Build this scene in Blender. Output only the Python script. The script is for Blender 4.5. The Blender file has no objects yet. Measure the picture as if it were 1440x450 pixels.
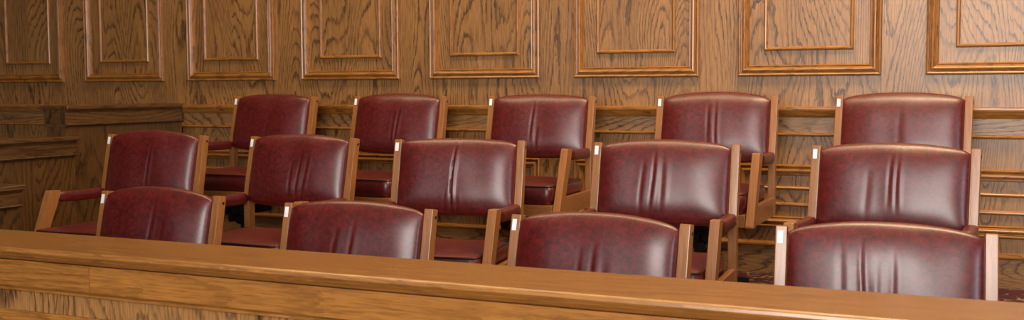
import bpy, bmesh, math, random
from mathutils import Vector, Matrix
R = random.Random(11)
S = bpy.context.scene
COL = S.collection

# ------------------------------------------------------------------ materials
def nt(name):
    m = bpy.data.materials.new(name); m.use_nodes = True
    t = m.node_tree; t.nodes.clear()
    out = t.nodes.new('ShaderNodeOutputMaterial'); b = t.nodes.new('ShaderNodeBsdfPrincipled')
    t.links.new(b.outputs[0], out.inputs[0])
    return m, t, b
def N(t, typ, **kw):
    n = t.nodes.new(typ)
    for k, v in kw.items():
        if k.startswith('i_'):
            key = k[2:]; key = int(key) if key.isdigit() else key.replace('_', ' ')
            n.inputs[key].default_value = v
        else: setattr(n, k, v)
    return n
def ramp(t, stops, interp='LINEAR'):
    n = t.nodes.new('ShaderNodeValToRGB'); e = n.color_ramp; e.interpolation = interp
    while len(e.elements) < len(stops): e.elements.new(0.5)
    for el, (p, c) in zip(e.elements, stops):
        el.position = p; el.color = (c, c, c, 1) if isinstance(c, (int, float)) else (*c, 1)
    return n
def math_(t, op, a, b=None, c=None):
    n = t.nodes.new('ShaderNodeMath'); n.operation = op
    for i, v in enumerate((a, b, c)):
        if v is None: continue
        if isinstance(v, (int, float)): n.inputs[i].default_value = v
        else: t.links.new(v, n.inputs[i])
    return n.outputs[0]
def scaled(t, src, sc, loc=(0, 0, 0)):
    n = t.nodes.new('ShaderNodeMapping'); n.inputs['Scale'].default_value = sc; n.inputs['Location'].default_value = loc
    t.links.new(src, n.inputs[0]); return n.outputs[0]
def noise(t, vec, scale=1, detail=2, rough=.5, dist=0):
    n = N(t, 'ShaderNodeTexNoise', i_Scale=scale, i_Detail=detail, i_Roughness=rough, i_Distortion=dist)
    t.links.new(vec, n.inputs['Vector']); return n.outputs['Fac']
def mixc(t, fac, a, b, mode='MIX'):
    n = N(t, 'ShaderNodeMix', data_type='RGBA', blend_type=mode)
    if isinstance(fac, (int, float)): n.inputs[0].default_value = fac
    else: t.links.new(fac, n.inputs[0])
    for i, v in ((6, a), (7, b)):
        if isinstance(v, tuple): n.inputs[i].default_value = (*v, 1)
        else: t.links.new(v, n.inputs[i])
    return n.outputs[2]

def oak(name, light, dark, grain=.75, bands=9.0, warp=1.0, rough=.38, coat=.25, fine=.35, tone=.25):
    """oak veneer; the 'grain' UV map runs u across and v along the fibres, in metres"""
    m, t, b = nt(name)
    uv = N(t, 'ShaderNodeUVMap', uv_map='grain').outputs[0]
    # cathedral figure: contour lines of a stretched smooth field
    f1 = noise(t, scaled(t, uv, (2.8, .50, 1)), 1.0, 1.0, .35)
    f2 = noise(t, scaled(t, uv, (17, 1.7, 1)), 1.0, 2.0, .5)
    f3 = noise(t, scaled(t, uv, (85, 16, 1)), 1.0, 2.0, .65)
    sep = N(t, 'ShaderNodeSeparateXYZ'); t.links.new(uv, sep.inputs[0])
    ph = math_(t, 'MULTIPLY', f1, bands * 2.2 * warp)
    ph = math_(t, 'MULTIPLY_ADD', sep.outputs[0], bands * .8, ph)
    ph = math_(t, 'MULTIPLY_ADD', f2, 1.5, ph)
    ph = math_(t, 'MULTIPLY_ADD', f3, .75, ph)
    fr = math_(t, 'FRACT', ph)
    line = ramp(t, [(0, 0.0), (.36, .04), (.62, .30), (.82, 1.0), (.93, .95), (1, 0.0)]); t.links.new(fr, line.inputs[0])
    pore = noise(t, scaled(t, uv, (190, 11, 1)), 1.0, 2.0, .6)
    pr = ramp(t, [(.40, 1.0), (.66, .5)]); t.links.new(pore, pr.inputs[0])
    patch = noise(t, scaled(t, uv, (5, 1.6, 1), (3.3, 1.7, 0)), 1.0, 2.0)
    pt = ramp(t, [(.34, .6), (.56, 1.0)]); t.links.new(patch, pt.inputs[0])
    g = math_(t, 'MULTIPLY', line.outputs[0], pr.outputs[0])
    g = math_(t, 'MULTIPLY', g, pt.outputs[0])
    g = math_(t, 'MULTIPLY', g, grain)
    fin = noise(t, scaled(t, uv, (170, 8, 1)), 1.0, 3.0, .65)
    fi = ramp(t, [(.34, 1.0), (.58, 0.0)]); t.links.new(fin, fi.inputs[0])
    g = math_(t, 'MAXIMUM', g, math_(t, 'MULTIPLY', fi.outputs[0], fine))
    mid = tuple(.5 * (a + c) for a, c in zip(light, dark))
    tn = noise(t, scaled(t, uv, (3.5, .8, 1), (9.1, 4.2, 0)), 1.0, 1.0)
    tr_ = ramp(t, [(.35, 0.0), (.65, tone)]); t.links.new(tn, tr_.inputs[0])
    basec = mixc(t, tr_.outputs[0], light, mid)
    c = mixc(t, g, basec, dark)
    t.links.new(c, b.inputs['Base Color'])
    b.inputs['Roughness'].default_value = rough
    b.inputs['Coat Weight'].default_value = coat; b.inputs['Coat Roughness'].default_value = .26
    bp = N(t, 'ShaderNodeBump', i_Strength=.12, i_Distance=.002); t.links.new(math_(t, 'SUBTRACT', 1.0, g), bp.inputs['Height'])
    t.links.new(bp.outputs[0], b.inputs['Normal'])
    return m
M = {}
M['wall_oak'] = oak('wall oak', (.405, .192, .058), (.030, .0105, .0026), grain=1.0, bands=19, rough=.42, coat=.30, fine=.55, tone=.45)
M['mould_oak'] = oak('moulding oak', (.40, .160, .032), (.05, .016, .003), grain=.75, bands=14, fine=.45, rough=.26, coat=.40)
M['chair_oak'] = oak('chair oak', (.38, .152, .045), (.14, .046, .011), grain=.5, bands=16, fine=.45, rough=.30, coat=.40, tone=.2)
M['rail_oak'] = oak('rail oak', (.40, .165, .034), (.085, .030, .006), grain=.65, bands=20, warp=.30, fine=.55, rough=.25, coat=.5, tone=.35)
M['shaded_oak'] = oak('partition oak', (.150, .068, .020), (.020, .007, .002), grain=.9, bands=14, fine=.5, tone=.4)  # oak with the shade on the half walls put into its darker colour

def leather():
    m, t, b = nt('oxblood leather')
    oc = N(t, 'ShaderNodeTexCoord').outputs['Object']
    a = noise(t, oc, 48, 4, .7, .5); r1 = ramp(t, [(.34, (.062, .0028, .0028)), (.50, (.110, .0050, .0046)), (.66, (.158, .0090, .0072))]); t.links.new(a, r1.inputs[0])
    f = noise(t, oc, 130, 2, .6); r2 = ramp(t, [(.35, .72), (.6, 1.0)]); t.links.new(f, r2.inputs[0])
    c = mixc(t, 1.0, r1.outputs[0], r2.outputs[0], 'MULTIPLY')
    t.links.new(c, b.inputs['Base Color'])
    b.inputs['Roughness'].default_value = .40
    b.inputs['Specular IOR Level'].default_value = .68
    b.inputs['Coat Weight'].default_value = .35; b.inputs['Coat Roughness'].default_value = .27
    v = N(t, 'ShaderNodeTexVoronoi', i_Scale=420); t.links.new(oc, v.inputs['Vector'])
    bp = N(t, 'ShaderNodeBump', i_Strength=.10, i_Distance=.001); t.links.new(v.outputs['Distance'], bp.inputs['Height'])
    t.links.new(bp.outputs[0], b.inputs['Normal'])
    return m
M['leather'] = leather()
def plain(name, c, rough=.5, metal=0, var=.12, sc=30):
    m, t, b = nt(name)
    oc = N(t, 'ShaderNodeTexCoord').outputs['Object']
    n = noise(t, oc, sc, 3); r = ramp(t, [(.3, tuple(x * (1 - var) for x in c)), (.7, tuple(min(1, x * (1 + var)) for x in c))]); t.links.new(n, r.inputs[0])
    t.links.new(r.outputs[0], b.inputs['Base Color']); b.inputs['Roughness'].default_value = rough; b.inputs['Metallic'].default_value = metal
    return m
M['seam'] = plain('dark piping', (.030, .006, .006), .4)
M['steel'] = plain('black steel', (.018, .017, .017), .32, .4)
M['tag'] = plain('white paper tag', (.92, .92, .92), .5, 0, .02)
M['bolt'] = plain('bolt bronze', (.05, .04, .035), .35, .7)
M['plaster'] = plain('ceiling plaster', (.72, .70, .66), .9, 0, .03, 4)
def carpet():
    m, t, b = nt('figured carpet')
    oc = N(t, 'ShaderNodeTexCoord').outputs['Object']
    v = N(t, 'ShaderNodeTexVoronoi', i_Scale=13, feature='DISTANCE_TO_EDGE'); t.links.new(oc, v.inputs['Vector'])
    r = ramp(t, [(.0, 1.0), (.05, 1.0), (.08, 0.0)]); t.links.new(v.outputs['Distance'], r.inputs[0])
    n = noise(t, oc, 21, 2); r2 = ramp(t, [(.50, 0.0), (.54, 1.0)]); t.links.new(n, r2.inputs[0])
    w = N(t, 'ShaderNodeTexVoronoi', i_Scale=13); t.links.new(oc, w.inputs['Vector'])
    r3 = ramp(t, [(0.0, 1.0), (.10, 1.0), (.13, 0.0)]); t.links.new(w.outputs['Distance'], r3.inputs[0])
    c = mixc(t, math_(t, 'MULTIPLY', r.outputs[0], r2.outputs[0]), (.085, .012, .016), (.30, .21, .075))
    c = mixc(t, r3.outputs[0], c, (.012, .022, .020))
    t.links.new(c, b.inputs['Base Color']); b.inputs['Roughness'].default_value = .95
    bp = N(t, 'ShaderNodeBump', i_Strength=.5, i_Distance=.003); t.links.new(noise(t, oc, 600, 2), bp.inputs['Height']); t.links.new(bp.outputs[0], b.inputs['Normal'])
    return m
M['carpet'] = carpet()

# ------------------------------------------------------------------ mesh builder
class MB:
    """collects shapes into one mesh; every shape gets its own patch of grain in the UV map"""
    def __init__(s):
        s.bm = bmesh.new(); s.uv = s.bm.loops.layers.uv.new('grain')
    def add(s, tmp, axis='z', mat=None, off=None):
        ax = 'xyz'.index(axis)
        o = off or (R.uniform(0, 40), R.uniform(0, 40))
        tmp.normal_update()
        vm = {}
        uvs = {}
        for f in tmp.faces:
            oth = sorted([i for i in range(3) if i != ax], key=lambda i: abs(f.normal[i]))
            k = oth[0]; endg = abs(f.normal[ax]) > .8
            sh = .37 * k
            for l in f.loops:
                c = l.vert.co
                if endg: uvs[(f, l.vert)] = (c[oth[0]] * .6 + o[0], c[oth[1]] + o[1])
                else: uvs[(f, l.vert)] = (c[k] + o[0] + sh, c[ax] + o[1])
        for v in tmp.verts: vm[v] = s.bm.verts.new(mat @ v.co if mat else v.co)
        for f in tmp.faces:
            nf = s.bm.faces.new([vm[v] for v in f.verts])
            for l, v in zip(nf.loops, f.verts): l[s.uv].uv = uvs[(f, v)]
        tmp.free(); return s
    def box(s, x0, x1, y0, y1, z0, z1, axis='z', bev=.003, mat=None, seg=2, off=None):
        t = bmesh.new()
        bmesh.ops.create_cube(t, size=1)
        for v in t.verts:
            v.co = Vector(((x0 + x1) / 2 + v.co.x * (x1 - x0), (y0 + y1) / 2 + v.co.y * (y1 - y0), (z0 + z1) / 2 + v.co.z * (z1 - z0)))
        if bev: bmesh.ops.bevel(t, geom=t.edges[:], offset=bev, segments=seg, affect='EDGES', profile=.5)
        return s.add(t, axis, mat, off)
    def prism(s, poly, ext, a0, a1, axis='z', bev=0, mat=None, off=None):
        """poly in the two axes other than ext (in xyz order), extruded along ext"""
        t = bmesh.new(); e = 'xyz'.index(ext); oth = [i for i in range(3) if i != e]
        def P(p, a):
            c = [0, 0, 0]; c[oth[0]], c[oth[1]] = p; c[e] = a; return c
        A = [t.verts.new(P(p, a0)) for p in poly]; B = [t.verts.new(P(p, a1)) for p in poly]
        t.faces.new(A); t.faces.new(B[::-1])
        n = len(poly)
        for i in range(n): t.faces.new((A[i], B[i], B[(i + 1) % n], A[(i + 1) % n]))
        bmesh.ops.recalc_face_normals(t, faces=t.faces[:])
        if bev: bmesh.ops.bevel(t, geom=t.edges[:], offset=bev, segments=2, affect='EDGES', profile=.5)
        return s.add(t, axis, mat, off)
    def bar(s, p, q, w, d, bev=.004, roll=(1, 0, 0)):
        """rectangular bar from p to q: w along roll, d the other way, grain along the bar"""
        p, q = Vector(p), Vector(q); z = (q - p); L = z.length; z.normalize()
        x = Vector(roll); x = (x - z * x.dot(z)).normalized(); y = z.cross(x)
        m = Matrix((x, y, z)).transposed().to_4x4(); m.translation = p
        return s.box(-w / 2, w / 2, -d / 2, d / 2, 0, L, 'z', bev, m)
    def frame(s, x0, x1, z0, z1, prof, y):
        """mitred moulding frame on the plane y, profile (inset, height towards -y)"""
        for side in range(4):
            t = bmesh.new()
            o = (R.uniform(0, 40), R.uniform(0, 40))
            def pt(i, h, end):
                if side == 0: return ((x0 + i, x1 - i)[end], y - h, z0 + i)
                if side == 1: return (x1 - i, y - h, (z0 + i, z1 - i)[end])
                if side == 2: return ((x1 - i, x0 + i)[end], y - h, z1 - i)
                return (x0 + i, y - h, (z1 - i, z0 + i)[end])
            A = [t.verts.new(pt(i, h, 0)) for i, h in prof]; B = [t.verts.new(pt(i, h, 1)) for i, h in prof]
            for k in range(len(prof) - 1): t.faces.new((A[k], B[k], B[k + 1], A[k + 1]))
            bmesh.ops.recalc_face_normals(t, faces=t.faces[:])
            # open strip: make it face the room
            if sum((f.normal.y for f in t.faces)) > 0: bmesh.ops.reverse_faces(t, faces=t.faces[:])
            s.add(t, 'x' if side in (0, 2) else 'z', off=o)
        return s
    def cyl(s, p, q, r, n=20, r2=None, bev=0):
        p, q = Vector(p), Vector(q); z = q - p; L = z.length
        t = bmesh.new(); bmesh.ops.create_cone(t, cap_ends=True, segments=n, radius1=r, radius2=r2 or r, depth=L)
        if bev: bmesh.ops.bevel(t, geom=[e for e in t.edges if len(e.link_faces) == 2 and e.calc_face_angle() > .8], offset=bev, segments=2, affect='EDGES')
        m = Matrix.Translation((p + q) / 2) @ z.to_track_quat('Z', 'Y').to_matrix().to_4x4()
        return s.add(t, 'z', m)
    def rings(s, rings, close=True, cap0=True, cap1=True):
        t = bmesh.new(); vs = [[t.verts.new(p) for p in r] for r in rings]
        n = len(rings[0])
        for a, b in zip(vs, vs[1:]):
            for i in range(n if close else n - 1): t.faces.new((a[i], a[(i + 1) % n], b[(i + 1) % n], b[i]))
        if cap0: t.faces.new(vs[0][::-1])
        if cap1: t.faces.new(vs[-1])
        bmesh.ops.recalc_face_normals(t, faces=t.faces[:])
        return s.add(t, 'z')
    def build(s, name, mat, parent=None, kind=None, smooth=True, angle=35):
        me = bpy.data.meshes.new(name); s.bm.to_mesh(me); s.bm.free(); me.materials.append(M[mat])
        if smooth:
            me.polygons.foreach_set('use_smooth', [True] * len(me.polygons)); me.set_sharp_from_angle(angle=math.radians(angle))
        o = bpy.data.objects.new(name, me); COL.objects.link(o)
        if parent: o.parent = parent
        if mat.endswith('oak'):
            wn = o.modifiers.new('flat faces', 'WEIGHTED_NORMAL'); wn.keep_sharp = True; wn.weight = 100
        if kind: o['kind'] = kind
        return o
def tag(o, label, cat, group=None):
    o['label'] = label; o['category'] = cat
    if group: o['group'] = group
    return o
def thing(name, label, cat, loc=(0, 0, 0), rz=0, group=None):
    o = bpy.data.objects.new(name, None); COL.objects.link(o); o.empty_display_size = .1
    o.location = loc; o.rotation_euler = (0, 0, rz)
    return tag(o, label, cat, group)

# ------------------------------------------------------------------ the room
YW = 1.5                     # plane of the panelled back wall
T1, T2 = .182, .364          # floors of the middle and the back tier
E1, E2 = -.52, .44           # where the tiers begin
XL, XR = -8.2, 3.4
MB().box(XL, XR, -12, E1 + .1, -.2, 0, 'x', 0).build('floor', 'carpet', kind='structure')
def tier(y0, y1, z):
    o = MB().box(-4.36, XR, y0 + .032, y1, z - .18, z, 'x', 0).build('floor', 'carpet', kind='structure')
    n = MB(); n.box(-4.36, XR, y0, y0 + .032, z - .18, z - .028, 'x', .002)
    n.prism([(y0 - .02, z - .028), (y0 - .024, z - .014), (y0 - .02, z), (y0 + .032, z), (y0 + .032, z - .028)], 'x', -4.36, XR, 'x')
    n.build('trim_riser', 'wall_oak', o)
tier(E1, E2 + .032, T1); tier(E2, YW - .001, T2)
MB().box(XL, XR, YW, YW + .15, -.2, 4.2, 'z', 0).build('wall_back', 'wall_oak', kind='structure')
MB().box(XL - .15, XL, -12, YW + .15, -.2, 4.2, 'z', 0).build('wall_left', 'shaded_oak', kind='structure')
MB().box(XL - .15, XR, -12, YW + .15, 4.2, 4.3, 'x', 0).build('ceiling', 'plaster', kind='structure')

TRIMS = iter(range(1, 200))
def trim(): return 'trim_%d' % next(TRIMS)
PITCH, PW, PA = .9042, .7007, -6.153
OUT = [(0, 0), (0, .016), (.003, .022), (.008, .024), (.013, .021), (.016, .014), (.019, .013), (.022, .018), (.027, .024), (.033, .0255), (.039, .022), (.043, .014), (.046, .011), (.048, .013), (.052, .014), (.055, .010), (.057, 0)]
INN = [(0, 0), (0, .006), (.003, .011), (.008, .014), (.013, .013), (.017, .008), (.020, .004), (.020, 0)]
# stiles and rails: separate veneers over the wall so that grain breaks where boards meet
for k in range(-2, 10):
    x0 = PA + k * PITCH; x1 = x0 + PW
    if x0 > XR - .2: break
    xe = min(x1, XR)
    # the panel over the chair rail
    o = MB().frame(x0, xe, 1.374, 2.55, OUT, YW - .004).build(trim(), 'mould_oak', kind='structure')
    b = MB(); b.box(x0 + .05, xe - .05, YW - .004, YW + .01, 1.42, 2.5, 'z', 0)
    b.build('panel_board', 'wall_oak', o)
    MB().box(x0 + .146, (x0 + xe) / 2 + .01, YW - .007, YW, 1.52, 2.40, 'z', 0).box((x0 + xe) / 2 + .01, xe - .146, YW - .007, YW, 1.52, 2.40, 'z', 0).build('panel_field', 'wall_oak', o)
    MB().frame(x0 + .130, xe - .130, 1.502, 2.42, INN, YW - .004).build('panel_bead', 'mould_oak', o)
    # the panel under the chair rail
    o = MB().frame(x0, xe, .603, .926, OUT, YW - .004).build(trim(), 'mould_oak', kind='structure')
    MB().box(x0 + .05, xe - .05, YW - .004, YW + .01, .65, .88, 'z', 0).build('panel_board', 'wall_oak', o)
    MB().box(x0 + .146, xe - .146, YW - .007, YW, .728, .800, 'z', 0).build('panel_field', 'wall_oak', o)
    MB().frame(x0 + .130, xe - .130, .712, .815, INN, YW - .004).build('panel_bead', 'mould_oak', o)
    # stile and rail boards beside and beneath it
    s = MB(); s.box(x1 + .001, x1 + PITCH - PW - .001, YW - .004, YW + .01, 1.20, 3.0, 'z', 0)
    s.box(x0, x1, YW - .0035, YW + .01, 1.20, 1.38, 'z', 0)
    s.box(x0 - .1, x0 + PITCH - .1, YW - .0035, YW + .01, .92, 1.10, 'z', 0)
    s.box(x1 + .001, x1 + PITCH - PW - .001, YW - .0034, YW + .01, .38, .92, 'z', 0)
    if x1 + PITCH - PW < XR: s.build(trim(), 'wall_oak', kind='structure')
def chair_rail(name, ext, a0, a1, face, z, sgn, parent=None, frz=.082, kind='structure', mat='mould_oak', fmat='wall_oak'):
    """cap, cove, frieze and bottom bead; face = coordinate of the wall face, sgn = outward direction"""
    def P(pts): return [(face + sgn * d, z + h) for d, h in pts]
    c = MB()
    c.prism(P([(-.005, 0), (.050, 0), (.055, -.004), (.057, -.012), (.055, -.020), (.050, -.025), (.044, -.026), (.042, -.032), (.036, -.044), (.028, -.052), (.024, -.056), (-.005, -.056)]), ext, a0, a1, ext)
    cap = c.build(name, mat, parent, kind)
    f = MB(); f.prism(P([(-.005, -.056), (.018, -.056), (.018, -.056 - frz), (-.005, -.056 - frz)]), ext, a0, a1, ext)
    f.build('frieze', fmat, cap if parent is None else parent)
    d = MB(); zz = -.056 - frz
    d.prism(P([(-.005, zz), (.020, zz), (.026, zz - .003), (.028, zz - .008), (.025, zz - .013), (.016, zz - .016), (-.005, zz - .016)]), ext, a0, a1, ext)
    d.build('bead', mat, cap if parent is None else parent)
    return cap
chair_rail(trim(), 'x', XL, XR, YW - .004, 1.221, -1, frz=.078)
# baseboard with a projecting cap
b = MB(); b.box(-4.36, XR, YW - .022, YW, T2, .505, 'x', .001)
o = b.build('baseboard_back', 'wall_oak', kind='structure')
MB().prism([(YW, .505), (YW - .030, .505), (YW - .037, .512), (YW - .037, .520), (YW - .030, .526), (YW - .012, .530), (YW, .530)], 'x', -4.36, XR, 'x').build('cap_strip', 'mould_oak', o)

# ------------------------------------------------------------------ stepped half wall at the left end of the box
def half_wall(label, xf, y0, y1, zt, zb, frz):
    """face at xf looking +x, far end at y1"""
    o = thing('half_wall', label, 'half wall', (xf, y1, zb), 0, 'stepped half walls at the left end')
    def sh(ob): ob.parent = o; ob.matrix_parent_inverse = Matrix.Translation(o.location).inverted(); return ob
    w = .165
    p = MB(); n = max(2, round((y1 - y0) / .3)); st = (y1 - y0) / n
    for i in range(n): p.box(xf - w, xf - .02, y0 + i * st + (.006 if i == 0 else 0), y0 + (i + 1) * st, zb, zt - .03, 'z', 0)
    sh(p.build('panel_board', 'shaded_oak'))
    c = MB(); c.box(xf - w - .035, xf + .022, y0 - .01, y1, zt - .024, zt, 'y', .006, seg=3)
    c.prism([(xf + .012, zt - .024), (xf + .006, zt - .034), (xf - .002, zt - .040), (xf - w - .01, zt - .040), (xf - w - .02, zt - .024)], 'y', y0 - .003, y1 - .01, 'y')
    sh(c.build('cap', 'shaded_oak'))
    f = MB(); f.box(xf - w - .008, xf, y0 - .006, y1 - .012, zt - .040 - frz, zt - .040, 'y', .002)
    sh(f.build('frieze', 'shaded_oak'))
    d = MB(); d.prism([(xf - w, zt - .040 - frz), (xf + .006, zt - .040 - frz), (xf + .008, zt - .045 - frz), (xf + .002, zt - .052 - frz), (xf - .012, zt - .056 - frz), (xf - w, zt - .056 - frz)], 'y', y0, y1 - .012, 'y')
    sh(d.build('bead', 'shaded_oak'))
half_wall('tall oak half wall meeting the panelled back wall beside the back row of chairs', -4.375, .50, YW - .03, 1.229, T2, .066)
half_wall('middle step of the oak half wall, one step below the tall section and above the lowest', -4.355, -.60, .555, 1.052, 0, .062)
half_wall('lowest step of the oak half wall at the left edge of the photo, left of the middle row arm', -3.74, -1.60, -.36, .868, 0, .055)

# ------------------------------------------------------------------ front rail of the box
RT, RF, RN = .889, -1.690, -1.956
o = thing('jury_box_rail', 'long oak front rail with a wide ledge running across in front of the chairs', 'rail', (-.8, (RF + RN) / 2, -.2))
def sh(ob): ob.parent = o; ob.matrix_parent_inverse = Matrix.Translation(o.location).inverted(); return ob
x0, x1 = -3.7, XR
l = MB()
prof = [(RF, RT - .002), (RF - .003, RT), (RN + .014, RT), (RN + .007, RT - .0015), (RN + .002, RT - .005), (RN, RT - .011), (RN + .003, RT - .017), (RN + .010, RT - .021), (RN + .012, RT - .026), (RN + .022, RT - .034), (RN + .034, RT - .040), (RF - .01, RT - .040), (RF, RT - .034)]
l.prism(prof, 'x', x0, x1, 'x'); sh(l.build('ledge', 'rail_oak'))
XJ = -1.684
for a, b_, of in ((x0, XJ - .0008, (3.1, 7.7)), (XJ + .0008, x1, (5.3, 1.2))):
    f = MB(); f.box(a, b_, RN + .030, RF - .012, RT - .112, RT - .040, 'x', .0012, off=of); sh(f.build('frieze_board', 'rail_oak'))
f = MB(); f.prism([(RN + .046, RT - .112), (RN + .046, RT - .117), (RN + .040, RT - .120), (RN + .040, RT - .126), (RN + .05, RT - .130), (RF - .03, RT - .130), (RF - .03, RT - .112)], 'x', x0, x1, 'x'); sh(f.build('bead', 'rail_oak'))
f = MB(); xx = x0
while xx < x1:
    xn = min(xx + .62, x1); f.box(xx, xn, RN + .055, RF - .03, -.1, RT - .130, 'z', 0); xx = xn
sh(f.build('panel_board', 'wall_oak'))
f = MB()
f.box(x0, x1, RN + .040, RN + .06, -.2, .02, 'x', .004)
f.box(x0, x1, RN + .048, RN + .06, RT - .28, RT - .185, 'x', .004)
sh(f.build('panel_strip', 'rail_oak'))

# ------------------------------------------------------------------ the jury chairs
HT = .912; REC = math.tan(math.radians(13)); ZK = .625; YK = -(HT - ZK) * REC       # post top, recline, kink
PWD = .034
def recl(x, s, n):
    """point of the reclined back: s = height, n = distance in front of the post line"""
    y = -(HT - s) * REC; a = math.atan(REC)
    return (x, y - n * math.cos(a), s + n * math.sin(a))
def backrest_mesh(seed, arch, folds):
    r = random.Random(seed)
    hx, zb, zt = .2655, .600, .902
    nu, nv = 112, 36
    # folds: place across, depth, width, lowest and highest point (0..1), slant
    ph = [r.uniform(0, 6.28) for _ in range(6)]
    def sx(u): return math.copysign(abs(u) ** .8, u) if False else u
    t = MB(); bm = bmesh.new()
    def outline(u, v):
        a = arch * (1 - abs(u) ** 2.2)
        top = zt + a - .012 * abs(u) ** 14
        bot = zb - .012 * (1 - u * u) + .010 * abs(u) ** 10
        return bot + (top - bot) * v
    def disp(u, v):
        w = 2 * v - 1
        e = max(0, 1 - abs(u) ** 8) ** .5 * max(0, 1 - abs(w) ** 5) ** .5
        n = e * (.030 + .020 * (1 - abs(u) ** 2.6) * (1 - abs(w) ** 3.2))
        n += e * .0022 * (math.sin(5 * u + ph[0]) * math.sin(4 * v + ph[1]) + .6 * math.sin(9 * u + ph[2] + 2 * v))
        for (c, dp, wd, lo, hi, sl) in folds:
            uu = u - c - sl * (v - .5) - .010 * math.sin(6 * v + ph[3] + 9 * c)
            k = math.exp(-(uu / wd) ** 2)
            kk = math.exp(-((uu - wd * 1.9) / (wd * 1.7)) ** 2)
            q = (v - lo) / (hi - lo)
            fall = math.sin(math.pi * q) ** .7 if 0 < q < 1 else 0
            n += .75 * e * fall * dp * (-k + .7 * kk)
        return n
    def sp(i, n):          # parameter spaced closer at the edges
        x = -1 + 2 * i / n; return .72 * x + .28 * math.sin(x * math.pi / 2)
    F = [[bm.verts.new(recl(sp(i, nu) * hx, outline(sp(i, nu), (sp(j, nv) + 1) / 2), .006 + disp(sp(i, nu), (sp(j, nv) + 1) / 2))) for i in range(nu + 1)] for j in range(nv + 1)]
    for j in range(nv):
        for i in range(nu): bm.faces.new((F[j][i], F[j][i + 1], F[j + 1][i + 1], F[j + 1][i]))
    # the flat upholstered rear, sharing the rim
    mu, mv = nu // 4, nv // 3
    rim = F[0][:] + [F[j][nu] for j in range(1, nv + 1)] + F[nv][nu - 1::-1] + [F[j][0] for j in range(nv - 1, 0, -1)]
    cx, cz = 0, .76
    prev = rim
    for (sc, n) in ((1.0, -.010), (.985, -.017), (.95, -.020)):
        ring = []
        for v in rim:
            z = v.co.z - .006 * math.sin(math.atan(REC)); x = v.co.x * sc; s_ = cz + (z - cz) * sc
            ring.append(bm.verts.new(recl(x, s_, n)))
        for i in range(len(rim)):
            k = (i + 1) % len(rim); bm.faces.new((prev[i], ring[i], ring[k], prev[k]))
        prev = ring
    bm.faces.new(prev[::-1])
    bmesh.ops.recalc_face_normals(bm, faces=bm.faces[:])
    t.add(bm, 'z'); return t
def rrect(hx, hy, r, cx, cy, z, n=6, dz=None):
    pts = []
    for (sx_, sy_, a0) in ((1, 1, 0), (-1, 1, 90), (-1, -1, 180), (1, -1, 270)):
        for i in range(n + 1):
            a = math.radians(a0 + 90 * i / n); pts.append((cx + sx_ * (hx - r) + r * math.cos(a), cy + sy_ * (hy - r) + r * math.sin(a), z))
    # edge points so that the cushion can bulge
    out = []
    for q_, (a, b) in enumerate(zip(pts, pts[1:] + pts[:1])):
        out.append(a)
        if q_ % (n + 1) == n:
            for k in range(1, 8): out.append(tuple(a[i] + (b[i] - a[i]) * k / 8 for i in range(3)))
    return out
SY0, SY1 = -.553, -.075
def seat_mb():
    cy = (SY0 + SY1) / 2; hx, hy = .258, (SY1 - SY0) / 2
    def ring(inset, z, bul=0):
        r = max(.004, .035 - inset * .3)
        out = []
        for x, y, zz in rrect(hx - inset, hy - inset, r, 0, cy, z):
            out.append((x, y, z))
        return out
    rr = [ring(.02, .392), ring(.006, .396), ring(.001, .410), ring(-.003, .435), ring(-.002, .462), ring(.003, .479), ring(.008, .484)]
    for i, ins in enumerate((.02, .045, .08, .12, .17, .215)):
        rr.append(ring(ins, .484 + .020 * (1 - (1 - ins / .215) ** 2.4)))
    return MB().rings(rr)
def piping_mb():
    cy = (SY0 + SY1) / 2; hx, hy = .258, (SY1 - SY0) / 2
    path = rrect(hx - .003, hy - .003, .034, 0, cy, .483); n = len(path); rings = []
    for i in range(n):
        a, b = Vector(path[i - 1]), Vector(path[(i + 1) % n]); tn = (b - a).normalized(); sd = tn.cross(Vector((0, 0, 1)))
        rings.append([tuple(Vector(path[i]) + .0042 * (math.cos(k * math.pi / 3) * sd + math.sin(k * math.pi / 3) * Vector((0, 0, 1)))) for k in range(6)])
    rings.append(rings[0]); return MB().rings(rings, cap0=False, cap1=False)
def arm_mb(sx_):
    rings = []; n = 14
    for j in range(n + 1):
        y = -.372 + (.372 - .078) * j / n
        e = min(1, .72 + 5 * min(j / n, 1 - j / n)) ; w, h = .0235 * e, .0265 * e
        z = .627 - .004 * math.sin(math.pi * j / n) - .006 * j / n
        ring = []
        for k in range(16):
            a = 2 * math.pi * k / 16; c, s_ = math.cos(a), math.sin(a)
            ring.append((sx_ * .2815 + w * math.copysign(abs(c) ** .6, c), y, z + h * math.copysign(abs(s_) ** .6, s_)))
        rings.append(ring)
    return MB().rings(rings)
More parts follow.
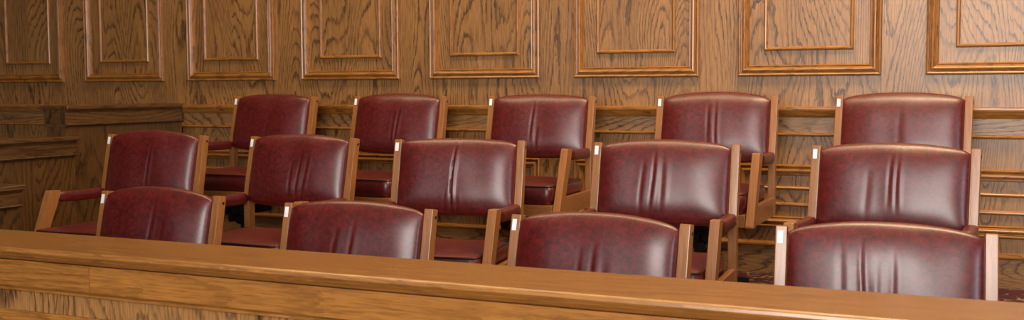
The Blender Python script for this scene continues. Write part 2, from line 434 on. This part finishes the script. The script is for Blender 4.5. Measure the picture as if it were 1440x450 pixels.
def chair_proto():
    root = thing('jury_chair', '', 'chair')
    for sx_ in (-1, 1):
        x = sx_ * (.30 - PWD / 2)
        yk = YK
        # one post, kinked where the arm joins it: profile in y-z
        dpt = .040
        poly = [(-.004, HT), (dpt - .006, HT - .006), (yk + dpt + .004, ZK), (yk + dpt - .002, .34), (yk + .002, .34), (yk, ZK - .02), (yk - .001, ZK)]
        p = MB().prism(poly, 'x', x - PWD / 2, x + PWD / 2, 'z', .0035).build('back_post', 'chair_oak', root)
        for s2 in (-1, 1):
            zz = HT - .030; yy = -(HT - zz) * REC + .020
            MB().cyl((x + s2 * (PWD / 2 - .002), yy, zz), (x + s2 * (PWD / 2 + .0018), yy, zz), .0055, 14).build('bolt', 'bolt', p)
        if sx_ < 0:
            a = math.atan(REC)
            m = Matrix.Translation(recl(x - .002, HT - .034, .0056)) @ Matrix.Rotation(-a, 4, 'X')
            t = MB().box(-.0078, .0078, -.0006, .0006, -.0185, .0185, 'z', .0004, m, seg=1)
            t.build('paper_tag', 'tag', p)
        fp = MB().prism([(-.429, .656), (-.425, .660), (-.367, .657), (-.366, .640), (-.505, .335), (-.558, .335), (-.558, .345)], 'x', x - .0185 * 1, x + .0185, 'z', .003)
        fp.build('front_post', 'chair_oak', root)
        arm_mb(sx_).build('armrest', 'leather', root)
        MB().prism([(-.535, .337), (yk + .012, .337), (yk + .012, .425), (-.500, .425)], 'x', x - .013, x + .013, 'y', .003).build('side_rail', 'chair_oak', root)
    MB().box(-.262, .262, -.552, -.524, .337, .394, 'x', .003).build('front_rail', 'chair_oak', root)
    MB().box(-.262, .262, YK + .006, YK + .030, .342, .410, 'x', .003).build('rear_rail', 'chair_oak', root)
    st = seat_mb().build('seat', 'leather', root, angle=60)
    piping_mb().build('piping', 'seam', st)
    pm = MB().box(-.12, .12, -.46, -.14, .362, .392, 'x', .006); pm.box(-.06, .10, -.43, -.16, .245, .364, 'x', .014); pm.cyl((.02, -.36, .225), (.02, -.28, .225), .04, 24)
    tm = pm.build('tilt_mechanism', 'steel', root)
    for dx, dz in ((.018, .272), (.068, .275), (.045, .232)):
        k = MB().cyl((dx, -.42, dz), (dx, -.468, dz), .021, 24, bev=.005); k.cyl((dx, -.465, dz), (dx, -.473, dz), .011, 16, bev=.002)
        k.build('tension_knob', 'steel', tm)
    MB().cyl((0, -.28, .05), (0, -.28, .30), .032, 24).cyl((0, -.28, .04), (0, -.28, .14), .045, 24, bev=.004).build('pedestal_column', 'steel', root)
    ft = MB()
    for k in range(4):
        a = math.radians(45 + 90 * k); d = Vector((math.cos(a), math.sin(a), 0)); c = Vector((0, -.28, 0))
        ft.bar(c + d * .03 + Vector((0, 0, .055)), c + d * .25 + Vector((0, 0, .028)), .05, .026, .005, roll=(-d.y, d.x, 0))
        ft.cyl(c + d * .235, c + d * .235 + Vector((0, 0, .022)), .022, 16, bev=.003)
    ft.build('pedestal_base', 'steel', root)
    return root
GRP = 'burgundy leather jury chairs in three rows'
CH = [  # x, y of the back, floor, yaw, arch, seed, label
 (-2.492, -.789, .0, .4, .034, 3, 'front row burgundy leather jury chair at the left end, nearest the lowest half wall'),
 (-1.521, -.876, .0, 1.4, .026, 8, 'front row burgundy leather jury chair, second from the left, behind the oak rail'),
 (-.619, -.910, .0, -3.0, .030, 5, 'front row burgundy leather jury chair, third from the left, behind the oak rail'),
 (.214, -.825, .0, 4.8, .030, 21, 'front row burgundy leather jury chair at the right end, largest in view'),
 (-3.335, .098, T1, 3.0, .030, 14, 'middle row burgundy leather jury chair at the left end, its whole left arm in view'),
 (-2.464, .120, T1, -.7, .022, 6, 'middle row burgundy leather jury chair, second from the left, between two front row chairs'),
 (-1.640, .124, T1, 8.6, .016, 17, 'middle row burgundy leather jury chair at the centre, one deep crease down its back'),
 (-.720, .160, T1, 3.2, .024, 9, 'middle row burgundy leather jury chair, second from the right, right arm in view'),
 (.150, .186, T1, -3.5, .024, 23, 'middle row burgundy leather jury chair at the right end, directly behind the largest front chair'),
 (-3.442, 1.208, T2, -1.4, .022, 31, 'back row burgundy leather jury chair at the left end, against the panelled wall'),
 (-2.590, 1.226, T2, -.3, .024, 12, 'back row burgundy leather jury chair, second from the left, against the panelled wall'),
 (-1.711, 1.207, T2, 2.4, .018, 19, 'back row burgundy leather jury chair at the centre, seat and right arm in view'),
 (-.765, 1.190, T2, .3, .030, 27, 'back row burgundy leather jury chair, second from the right, right side rail in view'),
 (.096, 1.224, T2, -2.8, .024, 33, 'back row burgundy leather jury chair at the right end, mostly hidden below its backrest'),
]
FOLDS = [
 [(.08, .0045, .03, -.4, .85, .10), (.30, .003, .03, -.5, .7, .10)],
 [(-.16, .004, .03, -.4, .75, .10), (.07, .0055, .03, -.4, .80, .12)],
 [(-.12, .0035, .03, -.3, .7, .05), (.06, .0045, .03, -.3, .75, .08), (.22, .003, .04, -.3, .6, .05)],
 [(-.42, .003, .04, -.2, .9, .0), (-.20, .0065, .025, -.4, .88, -.06), (-.05, .003, .03, -.3, .7, -.05), (.10, .004, .03, -.3, .8, -.04)],
 [(.08, .0045, .025, .05, .85, .12)],
 [(.0, .0035, .025, .02, .6, .08), (.16, .005, .022, .05, .75, .10), (.30, .004, .025, .05, .75, .12)],
 [(-.10, .003, .02, -.1, .35, .10), (.0, .0105, .018, -.1, .98, .04), (.12, .003, .02, -.1, .30, .06)],
 [(-.28, .0035, .03, .05, .75, .04), (-.12, .005, .022, .1, .9, .05), (.03, .003, .03, .05, .8, .04)],
 [(.0, .004, .025, .25, .95, .06), (.10, .0045, .022, .2, .95, .0), (-.3, .002, .04, .1, .7, 0)],
 [(.05, .002, .05, .1, .7, .1)],
 [(.03, .003, .03, .1, .7, .12), (.14, .0055, .025, .1, .75, .12)],
 [(-.08, .0055, .022, .2, .95, .02), (.05, .003, .03, .0, .5, .03)],
 [(-.08, .004, .03, .2, .9, .0), (.06, .005, .022, .15, .9, -.05)],
 [(.0, .002, .05, .2, .8, .0)],
]
proto = chair_proto()
kids = [(c, list(c.children)) for c in proto.children]
for i, (x, y, z, a, arch, seed, lab) in enumerate(CH):
    if i == 0: r = proto
    else:
        r = proto.copy(); COL.objects.link(r)
        for c, gs in kids:
            d = c.copy(); COL.objects.link(d); d.parent = r
            for g in gs:
                e = g.copy(); COL.objects.link(e); e.parent = d
    r.location = (x, y, z); r.rotation_euler = (0, 0, math.radians(a))
    tag(r, lab, 'chair', GRP)
    backrest_mesh(seed, arch, FOLDS[i]).build('backrest', 'leather', r, angle=70)

# ------------------------------------------------------------------ camera
F_PX, YAW, PIT, ROL = 1500.4, math.radians(24.64), math.radians(3.83), math.radians(-.235)
r = Vector((math.cos(YAW), math.sin(YAW), 0)); fw = Vector((-math.sin(YAW), math.cos(YAW), 0)); up = Vector((0, 0, 1))
fw2 = fw * math.cos(PIT) - up * math.sin(PIT); up2 = up * math.cos(PIT) + fw * math.sin(PIT)
r3 = r * math.cos(ROL) + up2 * math.sin(ROL); u3 = up2 * math.cos(ROL) - r * math.sin(ROL)
cam = bpy.data.cameras.new('camera'); co = bpy.data.objects.new('camera', cam); COL.objects.link(co)
mw = Matrix((r3, u3, -fw2)).transposed().to_4x4(); mw.translation = (.5116, -4.0112, 1.3161); co.matrix_world = mw
cam.sensor_width = 36; cam.sensor_fit = 'HORIZONTAL'; cam.lens = 36 * F_PX / 1440; cam.clip_start = .05
cam.dof.use_dof = True; cam.dof.focus_distance = 4.0; cam.dof.aperture_fstop = 5.6
S.camera = co

# ------------------------------------------------------------------ light
def area(name, loc, tgt, sx_, sy_, power, col):
    l = bpy.data.lights.new(name, 'AREA'); l.shape = 'RECTANGLE'; l.size = sx_; l.size_y = sy_; l.energy = power; l.color = col
    o = bpy.data.objects.new(name, l); COL.objects.link(o); o.location = loc
    o.rotation_euler = (Vector(tgt) - Vector(loc)).to_track_quat('-Z', 'Y').to_euler(); return o
area('window_light', (1.2, -7.0, 2.3), (4.2, 1, 1.6), 4.6, 2.7, 520, (1, .965, .92))
area('window_light', (-4.4, -7.4, 2.0), (-3.0, 1, 1.2), 2.2, 2.0, 28, (.97, .98, 1))
area('side_window_light', (6.0, -3.6, 2.2), (-2.5, 0, .9), 1.0, 1.6, 75, (.80, .90, 1))
area('ceiling_light', (-2.3, .35, 4.15), (-2.3, .35, 0), 3.8, .6, 70, (1, .76, .45))
area('ceiling_light', (.7, .35, 4.15), (.7, .35, 0), 2.6, .6, 140, (1, .76, .45))
w = bpy.data.worlds.new('world'); S.world = w; w.use_nodes = True
w.node_tree.nodes['Background'].inputs[0].default_value = (1, .90, .78, 1); w.node_tree.nodes['Background'].inputs[1].default_value = .05
S.view_settings.view_transform = 'Standard'; S.view_settings.look = 'None'; S.view_settings.gamma = 1; S.view_settings.use_curve_mapping = False
S.view_settings.exposure = 0
